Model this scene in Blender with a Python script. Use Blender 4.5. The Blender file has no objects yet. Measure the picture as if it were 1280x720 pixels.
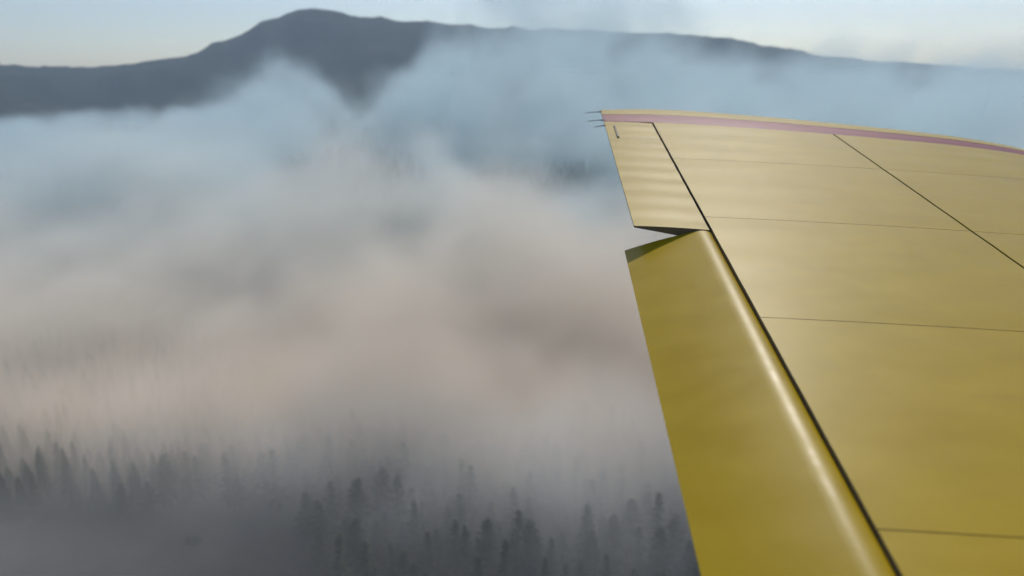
import bpy, math, random
import numpy as np
from mathutils import Vector, Matrix, noise

random.seed(11)
rng = np.random.default_rng(11)
rad = math.radians
scene = bpy.context.scene
col = scene.collection

# ------------------------------------------------------------------ camera
cam_data = bpy.data.cameras.new('camera')
cam = bpy.data.objects.new('camera', cam_data)
col.objects.link(cam)
cam.location = (0, 0, 100)
cam.rotation_euler = (rad(90 - 16.65), 0, 0)
cam_data.sensor_fit = 'HORIZONTAL'
cam_data.sensor_width = 36
cam_data.lens = 36 * 869 / 1280
cam_data.clip_start = 0.05
cam_data.clip_end = 20000
cam_data.dof.use_dof = True
cam_data.dof.focus_distance = 4.2
cam_data.dof.aperture_fstop = 1.0
scene.camera = cam

# ------------------------------------------------------------------ sky and sun
SUN_EL, SUN_AZ = 48, 22          # azimuth measured clockwise from the view axis (+Y)
world = bpy.data.worlds.new('World')
scene.world = world
world.use_nodes = True
wn = world.node_tree
sky = wn.nodes.new('ShaderNodeTexSky')
sky.sky_type = 'NISHITA'
sky.sun_disc = False
sky.sun_elevation = rad(SUN_EL)
sky.sun_rotation = rad(SUN_AZ)
sky.altitude = 300
sky.air_density = 1.0
sky.dust_density = 1.1
sky.ozone_density = 1.0
wn.links.new(sky.outputs[0], wn.nodes['Background'].inputs[0])
wn.nodes['Background'].inputs[1].default_value = 0.115

sun_data = bpy.data.lights.new('sun', 'SUN')
sun_data.energy = 3.0
sun_data.angle = rad(0.5)
sun_data.color = (1.0, 0.94, 0.86)
sun = bpy.data.objects.new('sun', sun_data)
col.objects.link(sun)
sd = Vector((math.sin(rad(SUN_AZ)) * math.cos(rad(SUN_EL)), math.cos(rad(SUN_AZ)) * math.cos(rad(SUN_EL)), math.sin(rad(SUN_EL))))
sun.rotation_euler = sd.to_track_quat('Z', 'Y').to_euler()
sun.location = (0, 0, 600)

vs = scene.view_settings
vs.view_transform = 'Standard'
vs.look = 'None'
vs.gamma = 1
vs.use_curve_mapping = False
vs.exposure = 0.08
cy = scene.cycles
cy.use_denoising = True
cy.volume_bounces = 3
cy.max_bounces = 6
cy.volume_max_steps = 256
cy.sample_clamp_indirect = 4
cy.use_adaptive_sampling = True
cy.adaptive_threshold = 0.03
cy.adaptive_min_samples = 12


# ------------------------------------------------------------------ helpers
def new_mat(name):
    m = bpy.data.materials.new(name)
    m.use_nodes = True
    return m, m.node_tree, m.node_tree.nodes['Principled BSDF']


def N(nt, kind, **kw):
    n = nt.nodes.new(kind)
    for k, v in kw.items():
        setattr(n, k, v)
    return n


def math_node(nt, op, a, b=None, clamp=False):
    n = N(nt, 'ShaderNodeMath', operation=op, use_clamp=clamp)
    for i, v in enumerate((a, b)):
        if v is None:
            continue
        if isinstance(v, (int, float)):
            n.inputs[i].default_value = v
        else:
            nt.links.new(v, n.inputs[i])
    return n.outputs[0]


def smooth(nt, val, a, b, lo=0.0, hi=1.0):
    n = N(nt, 'ShaderNodeMapRange', interpolation_type='SMOOTHSTEP')
    nt.links.new(val, n.inputs[0])
    for i, v in ((1, a), (2, b), (3, lo), (4, hi)):
        if isinstance(v, (int, float)):
            n.inputs[i].default_value = v
        else:
            nt.links.new(v, n.inputs[i])
    return n.outputs[0]


def noise_node(nt, vec, scale, detail=3, rough=0.55, stretch=None, offset=(0, 0, 0)):
    mp = N(nt, 'ShaderNodeMapping')
    nt.links.new(vec, mp.inputs[0])
    mp.inputs['Location'].default_value = offset
    if stretch:
        mp.inputs['Scale'].default_value = stretch
    n = N(nt, 'ShaderNodeTexNoise')
    nt.links.new(mp.outputs[0], n.inputs['Vector'])
    n.inputs['Scale'].default_value = scale
    n.inputs['Detail'].default_value = detail
    n.inputs['Roughness'].default_value = rough
    return n.outputs[0]


def ramp(nt, val, stops):
    n = N(nt, 'ShaderNodeValToRGB')
    nt.links.new(val, n.inputs[0])
    e = n.color_ramp.elements
    e[0].position, e[0].color = stops[0][0], (*stops[0][1], 1)
    e[1].position, e[1].color = stops[-1][0], (*stops[-1][1], 1)
    for p, c in stops[1:-1]:
        x = e.new(p)
        x.color = (*c, 1)
    return n.outputs[0]


def mesh_obj(name, verts, faces, mat, parent=None, smooth_shade=False, mats=None, idx=None):
    me = bpy.data.meshes.new(name)
    me.from_pydata(verts, [], faces)
    for m in (mats or [mat]):
        me.materials.append(m)
    if idx is not None:
        me.polygons.foreach_set('material_index', idx)
    if smooth_shade:
        me.polygons.foreach_set('use_smooth', [True] * len(me.polygons))
    me.update()
    o = bpy.data.objects.new(name, me)
    col.objects.link(o)
    if parent:
        o.parent = parent
    return o


def tag(o, label=None, cat=None, group=None, kind=None):
    for k, v in (('label', label), ('category', cat), ('group', group), ('kind', kind)):
        if v:
            o[k] = v
    return o


# ------------------------------------------------------------------ materials
def ground_material():
    m, nt, b = new_mat('forest_soil')
    g = N(nt, 'ShaderNodeTexCoord').outputs['Object']
    n1 = noise_node(nt, g, 0.03, 5)
    n2 = noise_node(nt, g, 0.8, 4)
    s = math_node(nt, 'ADD', math_node(nt, 'MULTIPLY', n1, 0.6), math_node(nt, 'MULTIPLY', n2, 0.4))
    nt.links.new(ramp(nt, s, [(0.35, (0.018, 0.022, 0.012)), (0.5, (0.035, 0.036, 0.02)), (0.68, (0.07, 0.058, 0.036))]), b.inputs['Base Color'])
    b.inputs['Roughness'].default_value = 0.95
    bp = N(nt, 'ShaderNodeBump')
    bp.inputs['Strength'].default_value = 0.6
    bp.inputs['Distance'].default_value = 0.5
    nt.links.new(n2, bp.inputs['Height'])
    nt.links.new(bp.outputs[0], b.inputs['Normal'])
    return m


def field_material():
    m, nt, b = new_mat('bare_field')
    g = N(nt, 'ShaderNodeTexCoord').outputs['Object']
    n1 = noise_node(nt, g, 0.15, 5)
    n2 = noise_node(nt, g, 1.6, 4, stretch=(0.25, 1, 1))
    s = math_node(nt, 'ADD', math_node(nt, 'MULTIPLY', n1, 0.6), math_node(nt, 'MULTIPLY', n2, 0.4))
    nt.links.new(ramp(nt, s, [(0.3, (0.022, 0.019, 0.016)), (0.55, (0.045, 0.038, 0.031)), (0.75, (0.075, 0.062, 0.048))]), b.inputs['Base Color'])
    b.inputs['Roughness'].default_value = 0.95
    bp = N(nt, 'ShaderNodeBump')
    bp.inputs['Strength'].default_value = 0.5
    bp.inputs['Distance'].default_value = 0.3
    nt.links.new(n2, bp.inputs['Height'])
    nt.links.new(bp.outputs[0], b.inputs['Normal'])
    return m


def hill_material():
    m, nt, b = new_mat('wooded_hillside')
    g = N(nt, 'ShaderNodeTexCoord').outputs['Object']
    n1 = noise_node(nt, g, 0.004, 6, 0.6)
    n2 = noise_node(nt, g, 0.06, 4, 0.6)
    s = math_node(nt, 'ADD', math_node(nt, 'MULTIPLY', n1, 0.65), math_node(nt, 'MULTIPLY', n2, 0.35))
    nt.links.new(ramp(nt, s, [(0.38, (0.010, 0.016, 0.011)), (0.56, (0.022, 0.030, 0.018)), (0.70, (0.085, 0.075, 0.05))]), b.inputs['Base Color'])
    b.inputs['Roughness'].default_value = 1.0
    b.inputs['Specular IOR Level'].default_value = 0.1
    bp = N(nt, 'ShaderNodeBump')
    bp.inputs['Strength'].default_value = 0.8
    bp.inputs['Distance'].default_value = 8
    nt.links.new(n2, bp.inputs['Height'])
    nt.links.new(bp.outputs[0], b.inputs['Normal'])
    return m


def needle_material():
    m, nt, b = new_mat('conifer_needles')
    g = N(nt, 'ShaderNodeTexCoord').outputs['Object']
    oi = N(nt, 'ShaderNodeObjectInfo').outputs['Random']
    n1 = noise_node(nt, g, 0.9, 3)
    s = math_node(nt, 'ADD', math_node(nt, 'MULTIPLY', n1, 0.7), math_node(nt, 'MULTIPLY', oi, 0.3))
    nt.links.new(ramp(nt, s, [(0.3, (0.018, 0.03, 0.017)), (0.55, (0.032, 0.05, 0.026)), (0.8, (0.055, 0.07, 0.034))]), b.inputs['Base Color'])
    b.inputs['Roughness'].default_value = 0.75
    b.inputs['Specular IOR Level'].default_value = 0.2
    return m


def bark_material():
    m, nt, b = new_mat('bark')
    g = N(nt, 'ShaderNodeTexCoord').outputs['Object']
    n1 = noise_node(nt, g, 6, 4, stretch=(1, 1, 0.2))
    nt.links.new(ramp(nt, n1, [(0.3, (0.03, 0.022, 0.016)), (0.7, (0.09, 0.065, 0.045))]), b.inputs['Base Color'])
    b.inputs['Roughness'].default_value = 0.95
    return m


def paint_material(name, c0, c1, rough=0.37, dirt=True):
    m, nt, b = new_mat(name)
    g = N(nt, 'ShaderNodeTexCoord').outputs['Object']
    big = noise_node(nt, g, 1.7, 4, 0.6)
    streak = noise_node(nt, g, 6.0, 6, 0.65, stretch=(0.7, 1.6, 1))
    s = math_node(nt, 'ADD', math_node(nt, 'MULTIPLY', big, 0.55), math_node(nt, 'MULTIPLY', streak, 0.45))
    stain = smooth(nt, noise_node(nt, g, 1.0, 6, 0.7, stretch=(0.9, 6, 1), offset=(7, 3, 2)), 0.56, 0.76, 0.0, 0.3)
    mx = N(nt, 'ShaderNodeMix', data_type='RGBA')
    nt.links.new(stain, mx.inputs[0])
    nt.links.new(ramp(nt, s, [(0.34, c0), (0.62, c1)]), mx.inputs[6])
    mx.inputs[7].default_value = (0.13, 0.10, 0.045, 1)
    nt.links.new(mx.outputs[2], b.inputs['Base Color'])
    nt.links.new(smooth(nt, streak, 0.3, 0.7, rough - 0.01, rough + 0.05), b.inputs['Roughness'])
    b.inputs['Specular IOR Level'].default_value = 0.17
    fine = noise_node(nt, g, 2.2, 3, 0.5, stretch=(0.8, 1.8, 1), offset=(3, 1, 0))
    sp = N(nt, 'ShaderNodeSeparateXYZ')
    nt.links.new(g, sp.inputs[0])
    fx = math_node(nt, 'SUBTRACT', math_node(nt, 'FRACT', math_node(nt, 'MULTIPLY', sp.outputs[0], 1 / 0.045)), 0.5)
    fy = math_node(nt, 'SUBTRACT', math_node(nt, 'FRACT', math_node(nt, 'MULTIPLY', sp.outputs[1], 1 / 0.42)), 0.5)
    fx = math_node(nt, 'MULTIPLY', fx, 0.045)
    fy = math_node(nt, 'MULTIPLY', fy, 0.42)
    rr = math_node(nt, 'SQRT', math_node(nt, 'ADD', math_node(nt, 'MULTIPLY', fx, fx), math_node(nt, 'MULTIPLY', fy, fy)))
    rivet = smooth(nt, rr, 0.003, 0.0075, 0.3, 0.0)
    bp = N(nt, 'ShaderNodeBump')
    bp.inputs['Strength'].default_value = 0.035
    bp.inputs['Distance'].default_value = 0.02
    nt.links.new(math_node(nt, 'ADD', fine, rivet), bp.inputs['Height'])
    nt.links.new(bp.outputs[0], b.inputs['Normal'])
    return m


def plain_material(name, c, rough=0.6, metal=0.0):
    m, nt, b = new_mat(name)
    g = N(nt, 'ShaderNodeTexCoord').outputs['Object']
    n1 = noise_node(nt, g, 9, 4)
    nt.links.new(ramp(nt, n1, [(0.3, tuple(x * 0.7 for x in c)), (0.7, c)]), b.inputs['Base Color'])
    b.inputs['Roughness'].default_value = rough
    b.inputs['Metallic'].default_value = metal
    return m


M_GROUND, M_FIELD, M_HILL = ground_material(), field_material(), hill_material()
M_NEEDLE, M_BARK = needle_material(), bark_material()
M_YELLOW = paint_material('yellow_wing_paint', (0.31, 0.208, 0.004), (0.355, 0.244, 0.007))
M_RED = paint_material('faded_red_paint', (0.15, 0.014, 0.012), (0.2, 0.03, 0.025))
M_DARK = plain_material('sealant_dark', (0.03, 0.026, 0.02), 0.8)
M_INNER = plain_material('bare_inner_structure', (0.16, 0.12, 0.07), 0.7)
M_WICK = plain_material('wick_carbon', (0.03, 0.03, 0.032), 0.6)
M_METAL = plain_material('brushed_metal', (0.35, 0.34, 0.32), 0.45, 0.8)


# ------------------------------------------------------------------ ground and clearing
def ground_height(x, y):
    return 0.0


n = 40
S = 3500
gv = [(-S + 2 * S * i / n, -S + 2 * S * j / n, 0) for j in range(n + 1) for i in range(n + 1)]
gf = [(j * (n + 1) + i, j * (n + 1) + i + 1, (j + 1) * (n + 1) + i + 1, (j + 1) * (n + 1) + i) for j in range(n) for i in range(n)]
tag(mesh_obj('ground', gv, gf, M_GROUND), kind='structure')

# bare field beside the wood, its edge uneven
edge = []
for k in range(61):
    x = -260 + 222 * k / 60
    edge.append((x, 141.5 + 1.6 * noise.noise((x * 0.05, 3, 0)) + 0.8 * noise.noise((x * 0.3, 9, 0)) - 26 * max(0, (x + 60) / 22) ** 2, 0.05))
fv = edge + [(x, 40, 0.05) for x, y, z in edge]
ff = [(k, 61 + k, 62 + k, k + 1) for k in range(60)]
tag(mesh_obj('field', fv, ff, M_FIELD), kind='structure')


def in_field(x, y):
    if x > -38 or x < -260:
        return False
    return y < 143.5 - 26 * max(0, (x + 60) / 22) ** 2


# ------------------------------------------------------------------ hills
RIDGE = [(-80, 170), (-60, 190), (-47, 160), (-35, 145), (-29.7, 138), (-24.1, 175), (-19.6, 268), (-15.8, 336), (-11.5, 313), (-4.9, 290),
         (3.7, 272), (11, 254), (16, 238), (24.1, 172), (35.1, 125), (48, 150), (62, 180), (80, 150)]
ra = np.array([a for a, h in RIDGE])
rh = np.array([h for a, h in RIDGE])
azs = np.arange(-78, 78.01, 0.16)
rs = np.concatenate([np.linspace(1500, 2300, 22), np.linspace(2330, 2760, 26), np.linspace(2800, 3150, 6)])
hb = np.interp(azs, ra, rh)
kern = np.exp(-np.linspace(-2, 2, 25) ** 2)
hb = np.convolve(np.pad(hb, 12, mode='edge'), kern / kern.sum(), 'valid')
hv, hf = [], []
for a, h in zip(azs, hb):
    sa, ca = math.sin(rad(a)), math.cos(rad(a))
    for r in rs:
        t = (r - 1500) / 1100 if r <= 2600 else 1 - (r - 2600) / 560
        t = max(0.0, min(1.0, t))
        p = t * t * (3 - 2 * t)
        x, y = sa * r, ca * r
        z = h * p
        z += p * (1 - p) * 260 * noise.noise((x * 0.0022, y * 0.0022, 1.3))
        z -= p * (1 - p * 0.75) * 95 * abs(noise.noise((x * 0.0065, y * 0.0035, 2.1)))
        z += p * 5.0 * noise.noise((x * 0.03, y * 0.03, 4)) + p * 3.2 * noise.noise((x * 0.11, y * 0.11, 7))
        hv.append((x, y, max(z, -1.0) - 1.5 * (1 - p)))
nr = len(rs)
for i in range(len(azs) - 1):
    for j in range(nr - 1):
        hf.append((i * nr + j, i * nr + j + 1, (i + 1) * nr + j + 1, (i + 1) * nr + j))
tag(mesh_obj('hills', hv, hf, M_HILL, smooth_shade=True), kind='structure')


# ------------------------------------------------------------------ conifers: four kinds, shared meshes
def make_conifer(height, spread, base, density, seed):
    r = random.Random(seed)
    tv, tf = [], []
    rings = 6
    for k in range(rings + 1):
        t = k / rings
        rr = 0.2 * height / 12 * (1 - t) ** 0.8 + 0.02
        ox, oy = 0.12 * math.sin(t * 3 + seed), 0.12 * math.cos(t * 2.3 + seed)
        for a in range(7):
            th = a * 2 * math.pi / 7
            tv.append((ox + rr * math.cos(th), oy + rr * math.sin(th), height * 0.97 * t - 0.3 * (k == 0)))
    for k in range(rings):
        for a in range(7):
            tf.append((k * 7 + a, k * 7 + (a + 1) % 7, (k + 1) * 7 + (a + 1) % 7, (k + 1) * 7 + a))
    cv, cf = [], []
    nb = int(74 * density)
    for b in range(nb):
        t = base + (1 - base) * (b + r.random()) / nb
        L = spread * ((1 - t) / (1 - base)) ** 0.75 * r.uniform(0.6, 1.15) + 0.18
        th = b * 2.399 + r.uniform(-0.4, 0.4)
        z0 = height * t
        droop = r.uniform(0.05, 0.4) * (1 - t) - 0.25 * t
        ns = max(4, int(9 * L / spread * 1.3))
        for s in range(ns):
            q = 0.2 + 0.8 * (s + r.random()) / ns
            px, py, pz = L * q * math.cos(th), L * q * math.sin(th), z0 - droop * L * q * (1.3 * q)
            sz = (0.55 * (1.15 - 0.6 * q)) * spread / 2.4 * r.uniform(0.7, 1.3)
            th2 = th + r.uniform(-1.0, 1.0)
            dx, dy = math.cos(th2) * sz, math.sin(th2) * sz
            nx, ny = -math.sin(th2) * sz * 0.55, math.cos(th2) * sz * 0.55
            tz = r.uniform(-0.35, 0.25) * sz
            tw = r.uniform(-0.5, 0.5) * sz
            i0 = len(cv)
            cv += [(px - dx * 0.5, py - dy * 0.5, pz + 0.1 * sz), (px + nx, py + ny, pz + tw), (px + dx, py + dy, pz + tz), (px - nx, py - ny, pz - tw * 0.6)]
            cf.append((i0, i0 + 1, i0 + 2, i0 + 3))
    # leader
    i0 = len(cv)
    cv += [(-0.12, 0, height * 0.93), (0.12, 0, height * 0.93), (0, 0, height * 1.03), (0, -0.12, height * 0.93), (0, 0.12, height * 0.93)]
    cf += [(i0, i0 + 1, i0 + 2), (i0 + 3, i0 + 4, i0 + 2)]
    tm = bpy.data.meshes.new('trunk')
    tm.from_pydata(tv, [], tf)
    tm.materials.append(M_BARK)
    cm = bpy.data.meshes.new('crown')
    cm.from_pydata(cv, [], cf)
    cm.materials.append(M_NEEDLE)
    return tm, cm


KINDS = [
    (13.5, 2.6, 0.16, 1.0, 'tall slender dark conifer', 'tall slender conifers'),
    (11.5, 3.4, 0.14, 1.15, 'broad full crowned dark conifer', 'broad conifers'),
    (12.0, 2.6, 0.34, 0.75, 'thin crowned bare stemmed conifer', 'bare stemmed conifers'),
    (7.5, 2.4, 0.10, 0.9, 'short young conifer between taller ones', 'young conifers'),
]
PLACES = ['standing at the edge of the bare field', 'standing dark and clear in front of the smoke', 'half veiled where the smoke thickens']
PLACE_GROUPS = ['by the field edge', 'in front of the smoke', 'half veiled by smoke']
KM = [[make_conifer(k[0], k[1], k[2], k[3], 5 * i + j + 1) for j in range(2)] for i, k in enumerate(KINDS)]


def place_conifer(x, y, kind, s):
    tm, cm = KM[kind][random.randrange(2)]
    e = bpy.data.objects.new('conifer_tree', None)
    e.empty_display_size = 0.5
    col.objects.link(e)
    e.location = (x, y, 0)
    e.rotation_euler = (random.uniform(-0.03, 0.03), random.uniform(-0.03, 0.03), random.uniform(0, 6.28))
    e.scale = (s * random.uniform(0.9, 1.1), s * random.uniform(0.9, 1.1), s)
    for nm, me in (('trunk', tm), ('crown', cm)):
        o = bpy.data.objects.new(nm, me)
        col.objects.link(o)
        o.parent = e
    pl = 0 if in_field(x, y - 7) or in_field(x - 7, y) else (1 if y + 0.2 * x < 136 else 2)
    tag(e, KINDS[kind][4] + ' ' + PLACES[pl], 'tree', KINDS[kind][5] + ' ' + PLACE_GROUPS[pl])


count = 0
NEAR = []
y = 114.0
while y < 186:
    x = -165.0
    while x < 66:
        px, py = x + random.uniform(-2.0, 2.0), y + random.uniform(-2.0, 2.0)
        if not in_field(px, py) and abs(px) < 0.86 * py + 8:
            NEAR.append((px, py))
        x += 5.0
    y += 4.8
# those seen largest: the nearest three hundred
NEAR.sort(key=lambda p: p[0] ** 2 + p[1] ** 2)
REST = NEAR[298:]
for px, py in NEAR[:298]:
    k = random.choices((0, 1, 2, 3), (0.36, 0.3, 0.2, 0.14))[0]
    place_conifer(px, py, k, random.uniform(0.7, 1.3))

# a low dark shrub out on the bare field
shv, shf = [], []
for k in range(420):
    u = Vector((random.gauss(0, 1), random.gauss(0, 1), abs(random.gauss(0, 1)))).normalized() * random.uniform(0.5, 1.0)
    c = Vector((u.x * 2.1 + 0.4 * math.sin(7 * u.y), u.y * 1.3, u.z * 1.25 + 0.15))
    a = Vector((random.gauss(0, 1), random.gauss(0, 1), random.gauss(0, 1))).normalized() * 0.26
    b = a.cross(Vector((random.gauss(0, 1), random.gauss(0, 1), random.gauss(0, 1)))).normalized() * 0.16
    i0 = len(shv)
    shv += [tuple(c - a), tuple(c + b), tuple(c + a), tuple(c - b)]
    shf.append((i0, i0 + 1, i0 + 2, i0 + 3))
shrub = bpy.data.objects.new('shrub', None)
col.objects.link(shrub)
shrub.location = (-72, 134, 0)
mesh_obj('foliage', shv, shf, M_NEEDLE, shrub)
sv, sf = [], []
for k in range(6):
    th = k * 1.05
    tip = Vector((1.3 * math.cos(th), 0.8 * math.sin(th), 1.0))
    i0 = len(sv)
    sv += [(-0.05, 0.04, -0.05), (0.05, 0.04, -0.05), (0, -0.05, -0.05), tuple(tip)]
    sf += [(i0, i0 + 1, i0 + 3), (i0 + 1, i0 + 2, i0 + 3), (i0 + 2, i0, i0 + 3)]
mesh_obj('stem', sv, sf, M_BARK, shrub)
tag(shrub, 'low dark shrub alone on the bare brown field', 'shrub')

# the rest of the wood: one mass that runs back to the hills
spots = [(a, b, 1.0) for a, b in REST]
yy = 112.0
while yy < 1500:
    sp = 6.6 if yy < 330 else 9 + (yy - 330) * 0.011
    half = 0.9 * yy + 130
    xx = -half
    while xx < half:
        px, py = xx + random.uniform(-0.4, 0.4) * sp, yy + random.uniform(-0.4, 0.4) * sp
        near_zone = py < 189 and px < 69 and abs(px) < 0.86 * py + 8
        if not near_zone and not in_field(px, py):
            spots.append((px, py, 1.0 + max(0, yy - 330) * 0.0006))
        xx += sp
    yy += sp * 0.95
FV, FF = [], []
for px, py, s in spots:
    H = s * random.uniform(8, 14.5)
    W = s * random.uniform(1.7, 2.7)
    layers = 7 if py < 200 else (4 if py < 420 else 2)
    pts = 7 if py < 420 else 5
    th0 = random.uniform(0, 6)
    for L in range(layers):
        zb = H * (0.12 + 0.8 * L / layers)
        zt = min(H, zb + H * (0.95 / layers + 0.12))
        wr = W * (1 - 0.78 * L / layers)
        i0 = len(FV)
        FV.append((px, py, zt))
        for a in range(pts * 2):
            th = th0 + L + a * math.pi / pts
            rr = wr * (random.uniform(0.85, 1.2) if a % 2 == 0 else random.uniform(0.35, 0.6))
            FV.append((px + rr * math.cos(th), py + rr * math.sin(th), zb - 0.08 * H * (a % 2 == 0) * random.random()))
        for a in range(pts * 2):
            FF.append((i0, i0 + 1 + a, i0 + 1 + (a + 1) % (pts * 2)))
forest = mesh_obj('forest', FV, FF, M_NEEDLE)
tag(forest, 'dark conifer forest running back under the smoke to the hills', 'forest', kind='stuff')


# ------------------------------------------------------------------ wing of the airplane
# local axes: x forward along the chord (0 = hinge line), y outboard along the span, z up
wing = bpy.data.objects.new('airplane_wing', None)
col.objects.link(wing)
AX = Matrix(((0.99798371, 0.04921938, 0.0400746), (-0.04129356, 0.9829891, -0.17896163), (-0.04820127, 0.17694597, 0.98303955)))
wing.matrix_world = Matrix.Translation((1.17324587, 4.00403058, 99.15522267)) @ AX.to_4x4()
tag(wing, 'yellow airplane wing with aileron, lowered flap and red tip stripe', 'airplane wing')

LE, SEAM, ROOT = 3.62, 1.61, -5.4


def tip_y(x, y):
    """sweeps the tip a little aft-ward of square: outboard stations shear with the chord position"""
    k = max(0.0, (y - 1.9) / 1.25)
    k2 = max(0.0, (y - 2.5) / 0.82)
    return y - 0.17 * k2 * max(0.0, (0.45 - x) / 0.9) ** 1.6 - k * (0.10 * max(0.0, x) + 0.012 * max(0.0, x) ** 2.2)


def top_z(x):
    f = max(0.0, (x - 1.75) / (LE - 1.75))
    return 0.012 * math.sin(max(0, min(1, (x + 0.45) / 2.6)) * math.pi) - 0.15 * (1 - math.sqrt(max(0.0, 1 - f ** 2.6)))


def bot_z(x):
    t = (x + 0.455) / (LE + 0.455)
    return -0.012 - 0.27 * math.sin(math.pi * min(1, t) ** 0.8) ** 0.75 * (0.9 if t < 0.97 else 0.6) if 0 < t < 1 else -0.013


def sag(x, y, amp, pitch):
    """thin skin sinking slightly between ribs"""
    return -amp * (0.5 - 0.5 * math.cos(2 * math.pi * y / pitch)) * (0.8 + 0.4 * noise.noise((x * 2, y * 1.3, 2))) + amp * 0.5 * noise.noise((x * 1.2, y * 3, 5))


def profile_solid(name, xs, y0, y1, ny, mat, topf, botf, parent, shear=True, sagp=(0.0022, 0.31), end_mat=None):
    verts, faces, idx = [], [], []
    nx = len(xs)
    for j in range(ny + 1):
        yv = y0 + (y1 - y0) * j / ny
        for x in xs:
            yv2 = tip_y(x, yv) if shear else yv
            verts.append((x, yv2, topf(x) + sag(x, yv, *sagp)))
        for x in xs:
            yv2 = tip_y(x, yv) if shear else yv
            verts.append((x, yv2, min(botf(x), topf(x) - 0.006)))
    st = 2 * nx
    for j in range(ny):
        for i in range(nx - 1):
            a = j * st + i
            faces.append((a, a + 1, a + st + 1, a + st)); idx.append(0)
            b = a + nx
            faces.append((b + 1, b, b + st, b + st + 1)); idx.append(0)
        a = j * st
        faces.append((a + nx, a, a + st, a + st + nx)); idx.append(1)
        a = j * st + nx - 1
        faces.append((a, a + nx, a + st + nx, a + st)); idx.append(1)
    for j, flip in ((0, False), (ny, True)):
        for i in range(nx - 1):
            a = j * st + i
            q = (a, a + nx, a + nx + 1, a + 1)
            faces.append(q if not flip else q[::-1]); idx.append(1)
    o = mesh_obj(name, verts, faces, mat, parent, mats=[mat, end_mat or mat], idx=idx)
    me = o.data
    me.polygons.foreach_set('use_smooth', [True] * len(me.polygons))
    try:
        me.set_sharp_from_angle(angle=rad(32))
    except Exception:
        pass
    return o


def lin(a, b, n):
    return [a + (b - a) * i / n for i in range(n + 1)]


# outboard limits of the bands (span stations)
Y_A, Y_S0, Y_S1, Y_T = 2.62, 2.64, 2.98, 3.31
fore = lin(SEAM + 0.008, 2.5, 8) + lin(2.6, LE - 0.3, 8) + [LE - 0.2, LE - 0.12, LE - 0.06, LE - 0.025, LE - 0.008, LE]
stations = [ROOT] + [0.42 * k + 0.21 for k in (-9, -6, -3, 0, 3)] + [Y_S0]
for ya, yb in zip(stations[:-1], stations[1:]):
    g0 = 0.0 if ya == ROOT else 0.0022
    nseg = max(8, int((yb - ya) * 22))
    profile_solid('aft_skin_panel', lin(0.0, SEAM - 0.008, 16), ya + g0, yb - 0.0022, nseg, M_YELLOW, top_z, bot_z, wing, end_mat=M_INNER, sagp=(0.0016, 0.42))
    profile_solid('forward_skin_panel', fore, ya + g0, yb - 0.0022, nseg, M_YELLOW, top_z, bot_z, wing, sagp=(0.0016, 0.42))
mesh_seam = profile_solid('seam_strip', [SEAM - 0.02, SEAM + 0.02], ROOT + 0.02, Y_S0 - 0.02, 40, M_DARK, lambda x: top_z(x) - 0.007, lambda x: top_z(x) - 0.03, wing)
full = lin(-0.455, 0.0, 6) + lin(0.1, 2.5, 20) + lin(2.6, LE - 0.3, 8) + [LE - 0.2, LE - 0.12, LE - 0.06, LE - 0.025, LE - 0.008, LE]
aft_b = lambda x: bot_z(x) if x > 0 else -0.012 - 0.055 * (x + 0.455) / 0.455
profile_solid('tip_stripe', full, Y_S0 + 0.004, Y_S1, 8, M_RED, top_z, aft_b, wing)


# rounded tip cap
def tip_cap():
    verts, faces = [], []
    nx, K = len(full), 10
    for k in range(K + 1):
        th = math.pi * k / K
        for x in full:
            tz, bz = top_z(x), min(aft_b(x), top_z(x) - 0.008)
            mid, hh = (tz + bz) / 2, (tz - bz) / 2
            off = min(0.09, hh * 1.3) * math.sin(th)
            yv = Y_T - 0.09 + off
            verts.append((x, tip_y(x, yv), mid + hh * math.cos(th)))
    base = len(verts)
    for x in full:
        verts.append((x, tip_y(x, Y_S1 + 0.003), top_z(x)))
    for x in full:
        verts.append((x, tip_y(x, Y_S1 + 0.003), min(aft_b(x), top_z(x) - 0.008)))
    for k in range(K):
        for i in range(nx - 1):
            a = k * nx + i
            faces.append((a, a + 1, a + nx + 1, a + nx))
    for i in range(nx - 1):
        faces.append((base + i, base + i + 1, i + 1, i))
        faces.append((K * nx + i, K * nx + i + 1, base + nx + i + 1, base + nx + i))
    o = mesh_obj('tip_cap', verts, faces, M_YELLOW, wing, smooth_shade=True)
    return o


tip_cap()

# aileron: a thin wedge with its open inboard end showing dark structure
ail_top = lambda x: 0.004 * math.sin(math.pi * min(1, max(0, (x + 0.455) / 0.45)))
ail_bot = lambda x: -0.010 - 0.062 * (x + 0.455) / 0.45
ail = profile_solid('aileron', lin(-0.455, -0.014, 10), 0.004, Y_A, 96, M_YELLOW, ail_top, ail_bot, wing, sagp=(0.0026, 0.27), end_mat=M_INNER)
profile_solid('hinge_cove', [-0.03, 0.004], ROOT, Y_A, 30, M_DARK, lambda x: -0.022, lambda x: -0.07, wing, sagp=(0, 1))

# small fitting on the aileron near the tip, with its fairing
def slab(name, x0, x1, y0, y1, z0, z1, mat, parent):
    b = 0.004
    v = [(x0, y0, z0), (x1, y0, z0), (x1, y1, z0), (x0, y1, z0), (x0 + b, y0 + b, z1), (x1 - b, y0 + b, z1), (x1 - b, y1 - b, z1), (x0 + b, y1 - b, z1)]
    f = [(3, 2, 1, 0), (4, 5, 6, 7), (0, 1, 5, 4), (1, 2, 6, 5), (2, 3, 7, 6), (3, 0, 4, 7)]
    return mesh_obj(name, v, f, mat, parent)


slab('tab_fitting', -0.385, -0.362, 2.02, 2.42, -0.002, 0.012, M_INNER, ail)


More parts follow.
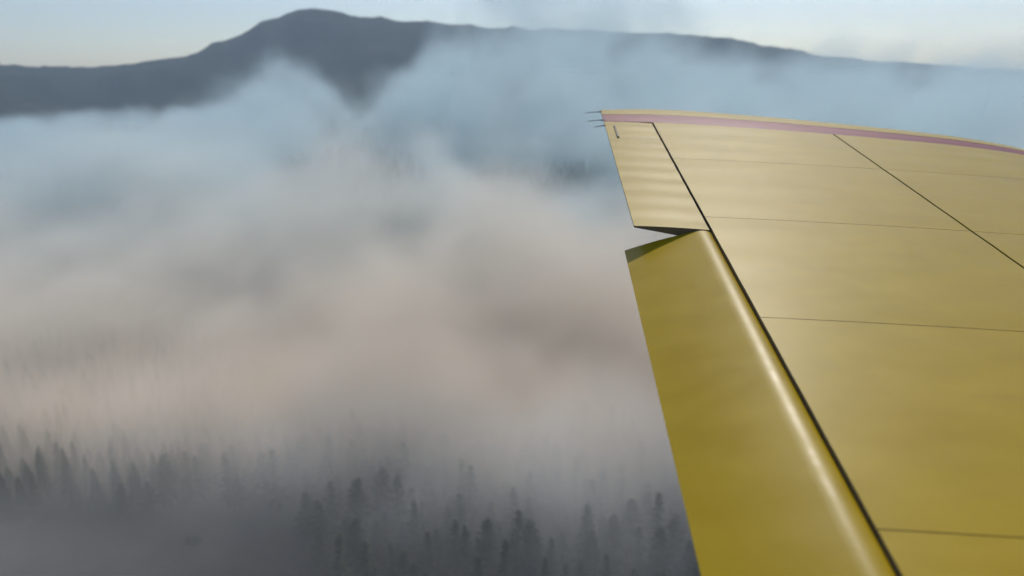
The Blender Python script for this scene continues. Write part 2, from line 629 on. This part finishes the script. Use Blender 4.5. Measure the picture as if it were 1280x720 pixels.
# static wicks trailing off the tip
def wick(x, y, L, parent):
    verts, faces = [], []
    for k, (q, r) in enumerate(((0, 0.006), (0.25, 0.006), (0.3, 0.0038), (0.9, 0.003), (1, 0.0012))):
        for a in range(6):
            th = a * math.pi / 3
            verts.append((x + 0.02 - L * q, y + r * math.cos(th), -0.004 + r * math.sin(th) - 0.02 * q * q))
    for k in range(4):
        for a in range(6):
            faces.append((k * 6 + a, k * 6 + (a + 1) % 6, (k + 1) * 6 + (a + 1) % 6, (k + 1) * 6 + a))
    return mesh_obj('static_wick', verts, faces, M_WICK, parent, smooth_shade=True)


wick(-0.455, 3.0, 0.17, wing)
wick(-0.455, 2.66, 0.17, wing)
wick(-0.455, 2.45, 0.12, wing)

# flap: rounded nose at the hinge, lowered
FD, FC = rad(20.5), 0.52


def flap():
    # crown running back to the trailing edge, in the flap's own turned axes
    pts = []
    for k in range(0, 11):
        a = rad(-35 + (125) * k / 10)
        pts.append((-0.11 + 0.102 * math.cos(a), -0.05 + 0.05 * math.sin(a)))
    n = 10
    for k in range(1, n + 1):
        q = k / n
        pts.append((-0.11 + (-FC + 0.11) * q, -0.0 * q + 0.006 * math.sin(math.pi * q)))
    low = []
    for k in range(n, -1, -1):
        q = k / n
        low.append((-0.11 + (-FC + 0.11) * q, -0.012 - 0.095 * (1 - q)))
    prof = pts + low
    c, s = math.cos(FD), math.sin(FD)
    prof = [(x * c - z * s, x * s + z * c) for x, z in prof]
    NY = 180
    y0, y1 = ROOT, -0.004
    verts, faces, idx = [], [], []
    m = len(prof)
    for j in range(NY + 1):
        yv = y0 + (y1 - y0) * j / NY
        for i, (x, z) in enumerate(prof):
            dz = sag(x, yv, 0.0022, 0.29) * min(1.0, max(0.0, (i - 9) / 4)) if i < len(pts) - 1 else 0
            verts.append((x - 0.008, yv, z + dz + 0.024))
    for j in range(NY):
        for i in range(m):
            a, b = j * m + i, j * m + (i + 1) % m
            faces.append((a, a + m, b + m, b)); idx.append(0)
    faces.append(tuple(range(m))); idx.append(1)
    faces.append(tuple(NY * m + i for i in range(m - 1, -1, -1))); idx.append(1)
    o = mesh_obj('flap', verts, faces, M_YELLOW, wing, mats=[M_YELLOW, M_INNER], idx=idx)
    o.data.polygons.foreach_set('use_smooth', [True] * len(o.data.polygons))
    o.data.set_sharp_from_angle(angle=rad(38))
    return o


flap()


# ------------------------------------------------------------------ smoke bank lying over the wood
def field_noise(nt, vec, scale, detail, rough, stretch=(1, 1, 1), offset=(0, 0, 0)):
    mp = N(nt, 'ShaderNodeVectorMath', operation='MULTIPLY_ADD')
    nt.links.new(vec, mp.inputs[0])
    mp.inputs[1].default_value = tuple(v * scale for v in stretch)
    mp.inputs[2].default_value = offset
    n = N(nt, 'ShaderNodeTexNoise')
    nt.links.new(mp.outputs[0], n.inputs['Vector'])
    n.inputs['Scale'].default_value = 1
    n.inputs['Detail'].default_value = detail
    n.inputs['Roughness'].default_value = rough
    return n.outputs[0]


def smoke_field(mat):
    """fog grid whose density billows: thick where it pours off the near wood, thinning downwind"""
    nt = bpy.data.node_groups.new('smoke_field', 'GeometryNodeTree')
    nt.interface.new_socket('Geometry', in_out='INPUT', socket_type='NodeSocketGeometry')
    nt.interface.new_socket('Geometry', in_out='OUTPUT', socket_type='NodeSocketGeometry')
    gout = N(nt, 'NodeGroupOutput')
    N(nt, 'NodeGroupInput')
    g = N(nt, 'GeometryNodeInputPosition').outputs[0]
    sep = N(nt, 'ShaderNodeSeparateXYZ')
    nt.links.new(g, sep.inputs[0])
    X, Y, Z = sep.outputs
    big = field_noise(nt, g, 0.0085, 1, 0.5, (1, 0.8, 1.3))
    mid = field_noise(nt, g, 0.021, 5, 0.64, (1, 0.8, 1.2), (5, 2, 1))
    mixn = math_node(nt, 'ADD', math_node(nt, 'MULTIPLY', big, 0.5), math_node(nt, 'MULTIPLY', mid, 0.5))
    # front edge runs slantwise, nearer on the right
    yy = math_node(nt, 'ADD', Y, math_node(nt, 'MULTIPLY', X, 0.2))
    yw = math_node(nt, 'ADD', yy, math_node(nt, 'MULTIPLY', math_node(nt, 'SUBTRACT', mid, 0.5), 50))
    front = smooth(nt, yw, FRONT[0], FRONT[1], 0.05, 1.0)
    # uneven top: low at the front, low over the open side, a taller thin plume downwind
    lift = smooth(nt, math_node(nt, 'ADD', X, math_node(nt, 'MULTIPLY', Y, 0.16)), -30, 190)
    lift = math_node(nt, 'MULTIPLY', lift, smooth(nt, Y, 300, 950))
    lift = math_node(nt, 'MULTIPLY', lift, smooth(nt, math_node(nt, 'SUBTRACT', X, math_node(nt, 'MULTIPLY', Y, 0.2)), -80, 120, 1.0, 0.3))
    wisp = math_node(nt, 'ABSOLUTE', math_node(nt, 'ADD', X, math_node(nt, 'MULTIPLY', Y, 0.315)))
    wisp = math_node(nt, 'MULTIPLY', smooth(nt, wisp, 0, 170, 0.42, 0.0), smooth(nt, Y, 420, 800))
    lift = math_node(nt, 'MAXIMUM', lift, wisp)
    side = smooth(nt, math_node(nt, 'ADD', X, math_node(nt, 'MULTIPLY', Y, 0.2)), -80, 60)
    side = math_node(nt, 'MAXIMUM', side, smooth(nt, Y, 300, 620, 1.0, 0.5))
    ht = math_node(nt, 'MULTIPLY', smooth(nt, yy, 110, 460, 0.36, 1.0), math_node(nt, 'ADD', 12, math_node(nt, 'MULTIPLY', math_node(nt, 'MAXIMUM', math_node(nt, 'SUBTRACT', mixn, 0.22), 0.0), 205)))
    ht = math_node(nt, 'MULTIPLY', ht, side)
    ht = math_node(nt, 'ADD', ht, math_node(nt, 'MULTIPLY', lift, math_node(nt, 'MULTIPLY', mixn, 330)))
    top = smooth(nt, Z, math_node(nt, 'MULTIPLY', ht, 0.35), math_node(nt, 'MULTIPLY', ht, 1.35), 1.0, 0.0)
    puff = smooth(nt, mixn, 0.38, 0.60, smooth(nt, Y, 240, 480, 0.45, 0.06), 1.0)
    d = math_node(nt, 'MULTIPLY', math_node(nt, 'MULTIPLY', front, top), puff)
    d = math_node(nt, 'MULTIPLY', d, smooth(nt, Y, 200, 640, DENS[0], DENS[1]))
    gx = math_node(nt, 'MULTIPLY', math_node(nt, 'SUBTRACT', X, 5), 1 / 120)
    gy = math_node(nt, 'MULTIPLY', math_node(nt, 'SUBTRACT', Y, 560), 1 / 270)
    gap = math_node(nt, 'ADD', math_node(nt, 'SQRT', math_node(nt, 'ADD', math_node(nt, 'MULTIPLY', gx, gx), math_node(nt, 'MULTIPLY', gy, gy))),
                    math_node(nt, 'MULTIPLY', math_node(nt, 'SUBTRACT', mid, 0.5), 2.2))
    d = math_node(nt, 'MULTIPLY', d, smooth(nt, gap, 0.35, 1.15, 0.18, 1.0))
    rift = field_noise(nt, g, 0.0068, 2, 0.6, (1, 0.45, 0.8), (2.3, 4.1, 0.7))
    d = math_node(nt, 'MULTIPLY', d, math_node(nt, 'MAXIMUM', smooth(nt, rift, 0.43, 0.57, 0.05, 1.0), smooth(nt, Y, 230, 400, 1.0, 0.0)))
    d = math_node(nt, 'MULTIPLY', d, smooth(nt, Z, 40, 190, 1.0, 0.3))
    vc = N(nt, 'GeometryNodeVolumeCube')
    nt.links.new(d, vc.inputs['Density'])
    vc.inputs['Min'].default_value = (-900, 96, 0)
    vc.inputs['Max'].default_value = (900, 1470, 260)
    for ax, v in (('X', 300), ('Y', 230), ('Z', 60)):
        vc.inputs['Resolution ' + ax].default_value = v
    sm = N(nt, 'GeometryNodeSetMaterial')
    nt.links.new(vc.outputs[0], sm.inputs[0])
    sm.inputs['Material'].default_value = mat
    nt.links.new(sm.outputs[0], gout.inputs[0])
    return nt


def smoke_material():
    m = bpy.data.materials.new('wood_smoke')
    m.use_nodes = True
    nt = m.node_tree
    nt.nodes.remove(nt.nodes['Principled BSDF'])
    out = nt.nodes['Material Output']
    g = N(nt, 'ShaderNodeTexCoord').outputs['Object']
    sep = N(nt, 'ShaderNodeSeparateXYZ')
    nt.links.new(g, sep.inputs[0])
    X, Y, Z = sep.outputs
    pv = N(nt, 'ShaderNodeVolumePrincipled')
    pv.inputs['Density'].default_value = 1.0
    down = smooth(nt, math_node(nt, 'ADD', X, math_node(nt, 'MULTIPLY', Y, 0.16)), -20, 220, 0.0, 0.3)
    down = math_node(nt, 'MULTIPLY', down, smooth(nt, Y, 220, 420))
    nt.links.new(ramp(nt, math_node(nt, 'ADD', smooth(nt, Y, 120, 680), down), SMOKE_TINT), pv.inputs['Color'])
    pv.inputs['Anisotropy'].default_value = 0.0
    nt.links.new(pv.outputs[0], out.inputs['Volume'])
    m.cycles.volume_step_rate = 2.8
    return m


FRONT = (113, 155)
DENS = (0.13, 0.026)
SMOKE_TINT = [(0.0, (0.91, 0.89, 0.84)), (0.009, (0.985, 0.885, 0.75)), (0.16, (0.93, 0.905, 0.825)), (0.42, (0.84, 0.90, 0.88)), (0.8, (0.78, 0.91, 0.92))]


def smoke_bank():
    nx, ny = 44, 40
    x0, x1, y0, y1 = -950, 950, 96, 1480
    vt, vb, faces = [], [], []
    for j in range(ny + 1):
        for i in range(nx + 1):
            x = x0 + (x1 - x0) * i / nx
            yv = y0 + (y1 - y0) * j / ny
            e = min(1, min(j, ny - j) / 2, min(i, nx - i) / 3)
            z = 15 + e * (125 + 110 * max(0, min(1, (yv - 300) / 500)) + 22 * noise.noise((x * 0.012, yv * 0.012, 0.4)))
            vt.append((x, yv + 6 * noise.noise((x * 0.03, 1, 1)), z))
            vb.append((x, yv + 6 * noise.noise((x * 0.03, 1, 1)), -0.6))
    n1 = (nx + 1) * (ny + 1)
    for j in range(ny):
        for i in range(nx):
            a = j * (nx + 1) + i
            faces.append((a, a + 1, a + nx + 2, a + nx + 1))
            faces.append((n1 + a, n1 + a + nx + 1, n1 + a + nx + 2, n1 + a + 1))
    for i in range(nx):
        faces.append((i, n1 + i, n1 + i + 1, i + 1))
        a = ny * (nx + 1) + i
        faces.append((a + 1, n1 + a + 1, n1 + a, a))
    for j in range(ny):
        a, b = j * (nx + 1), (j + 1) * (nx + 1)
        faces.append((b, n1 + b, n1 + a, a))
        a, b = a + nx, b + nx
        faces.append((a, n1 + a, n1 + b, b))
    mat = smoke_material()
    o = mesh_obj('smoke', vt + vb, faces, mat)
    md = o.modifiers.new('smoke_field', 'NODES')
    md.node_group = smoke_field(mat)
    return o


tag(smoke_bank(), 'thick grey and beige wildfire smoke spread over the forest', 'smoke', kind='stuff')

# ------------------------------------------------------------------ haze
hz = bpy.data.materials.new('pale_haze')
hz.use_nodes = True
hz.node_tree.nodes.remove(hz.node_tree.nodes['Principled BSDF'])
pv = hz.node_tree.nodes.new('ShaderNodeVolumePrincipled')
pv.inputs['Color'].default_value = (0.66, 0.81, 0.98, 1)
pv.inputs['Density'].default_value = 0.00017
hz.node_tree.links.new(pv.outputs[0], hz.node_tree.nodes['Material Output'].inputs['Volume'])
B, z0, z1 = 3600, -4.0, 420.0
bv = [(x, y, z) for z in (z0, z1) for y in (-B, B) for x in (-B, B)]
bf = [(0, 2, 3, 1), (4, 5, 7, 6), (0, 1, 5, 4), (2, 6, 7, 3), (0, 4, 6, 2), (1, 3, 7, 5)]
tag(mesh_obj('haze', bv, bf, hz), 'pale blue haze filling the valley air', 'haze', kind='stuff')
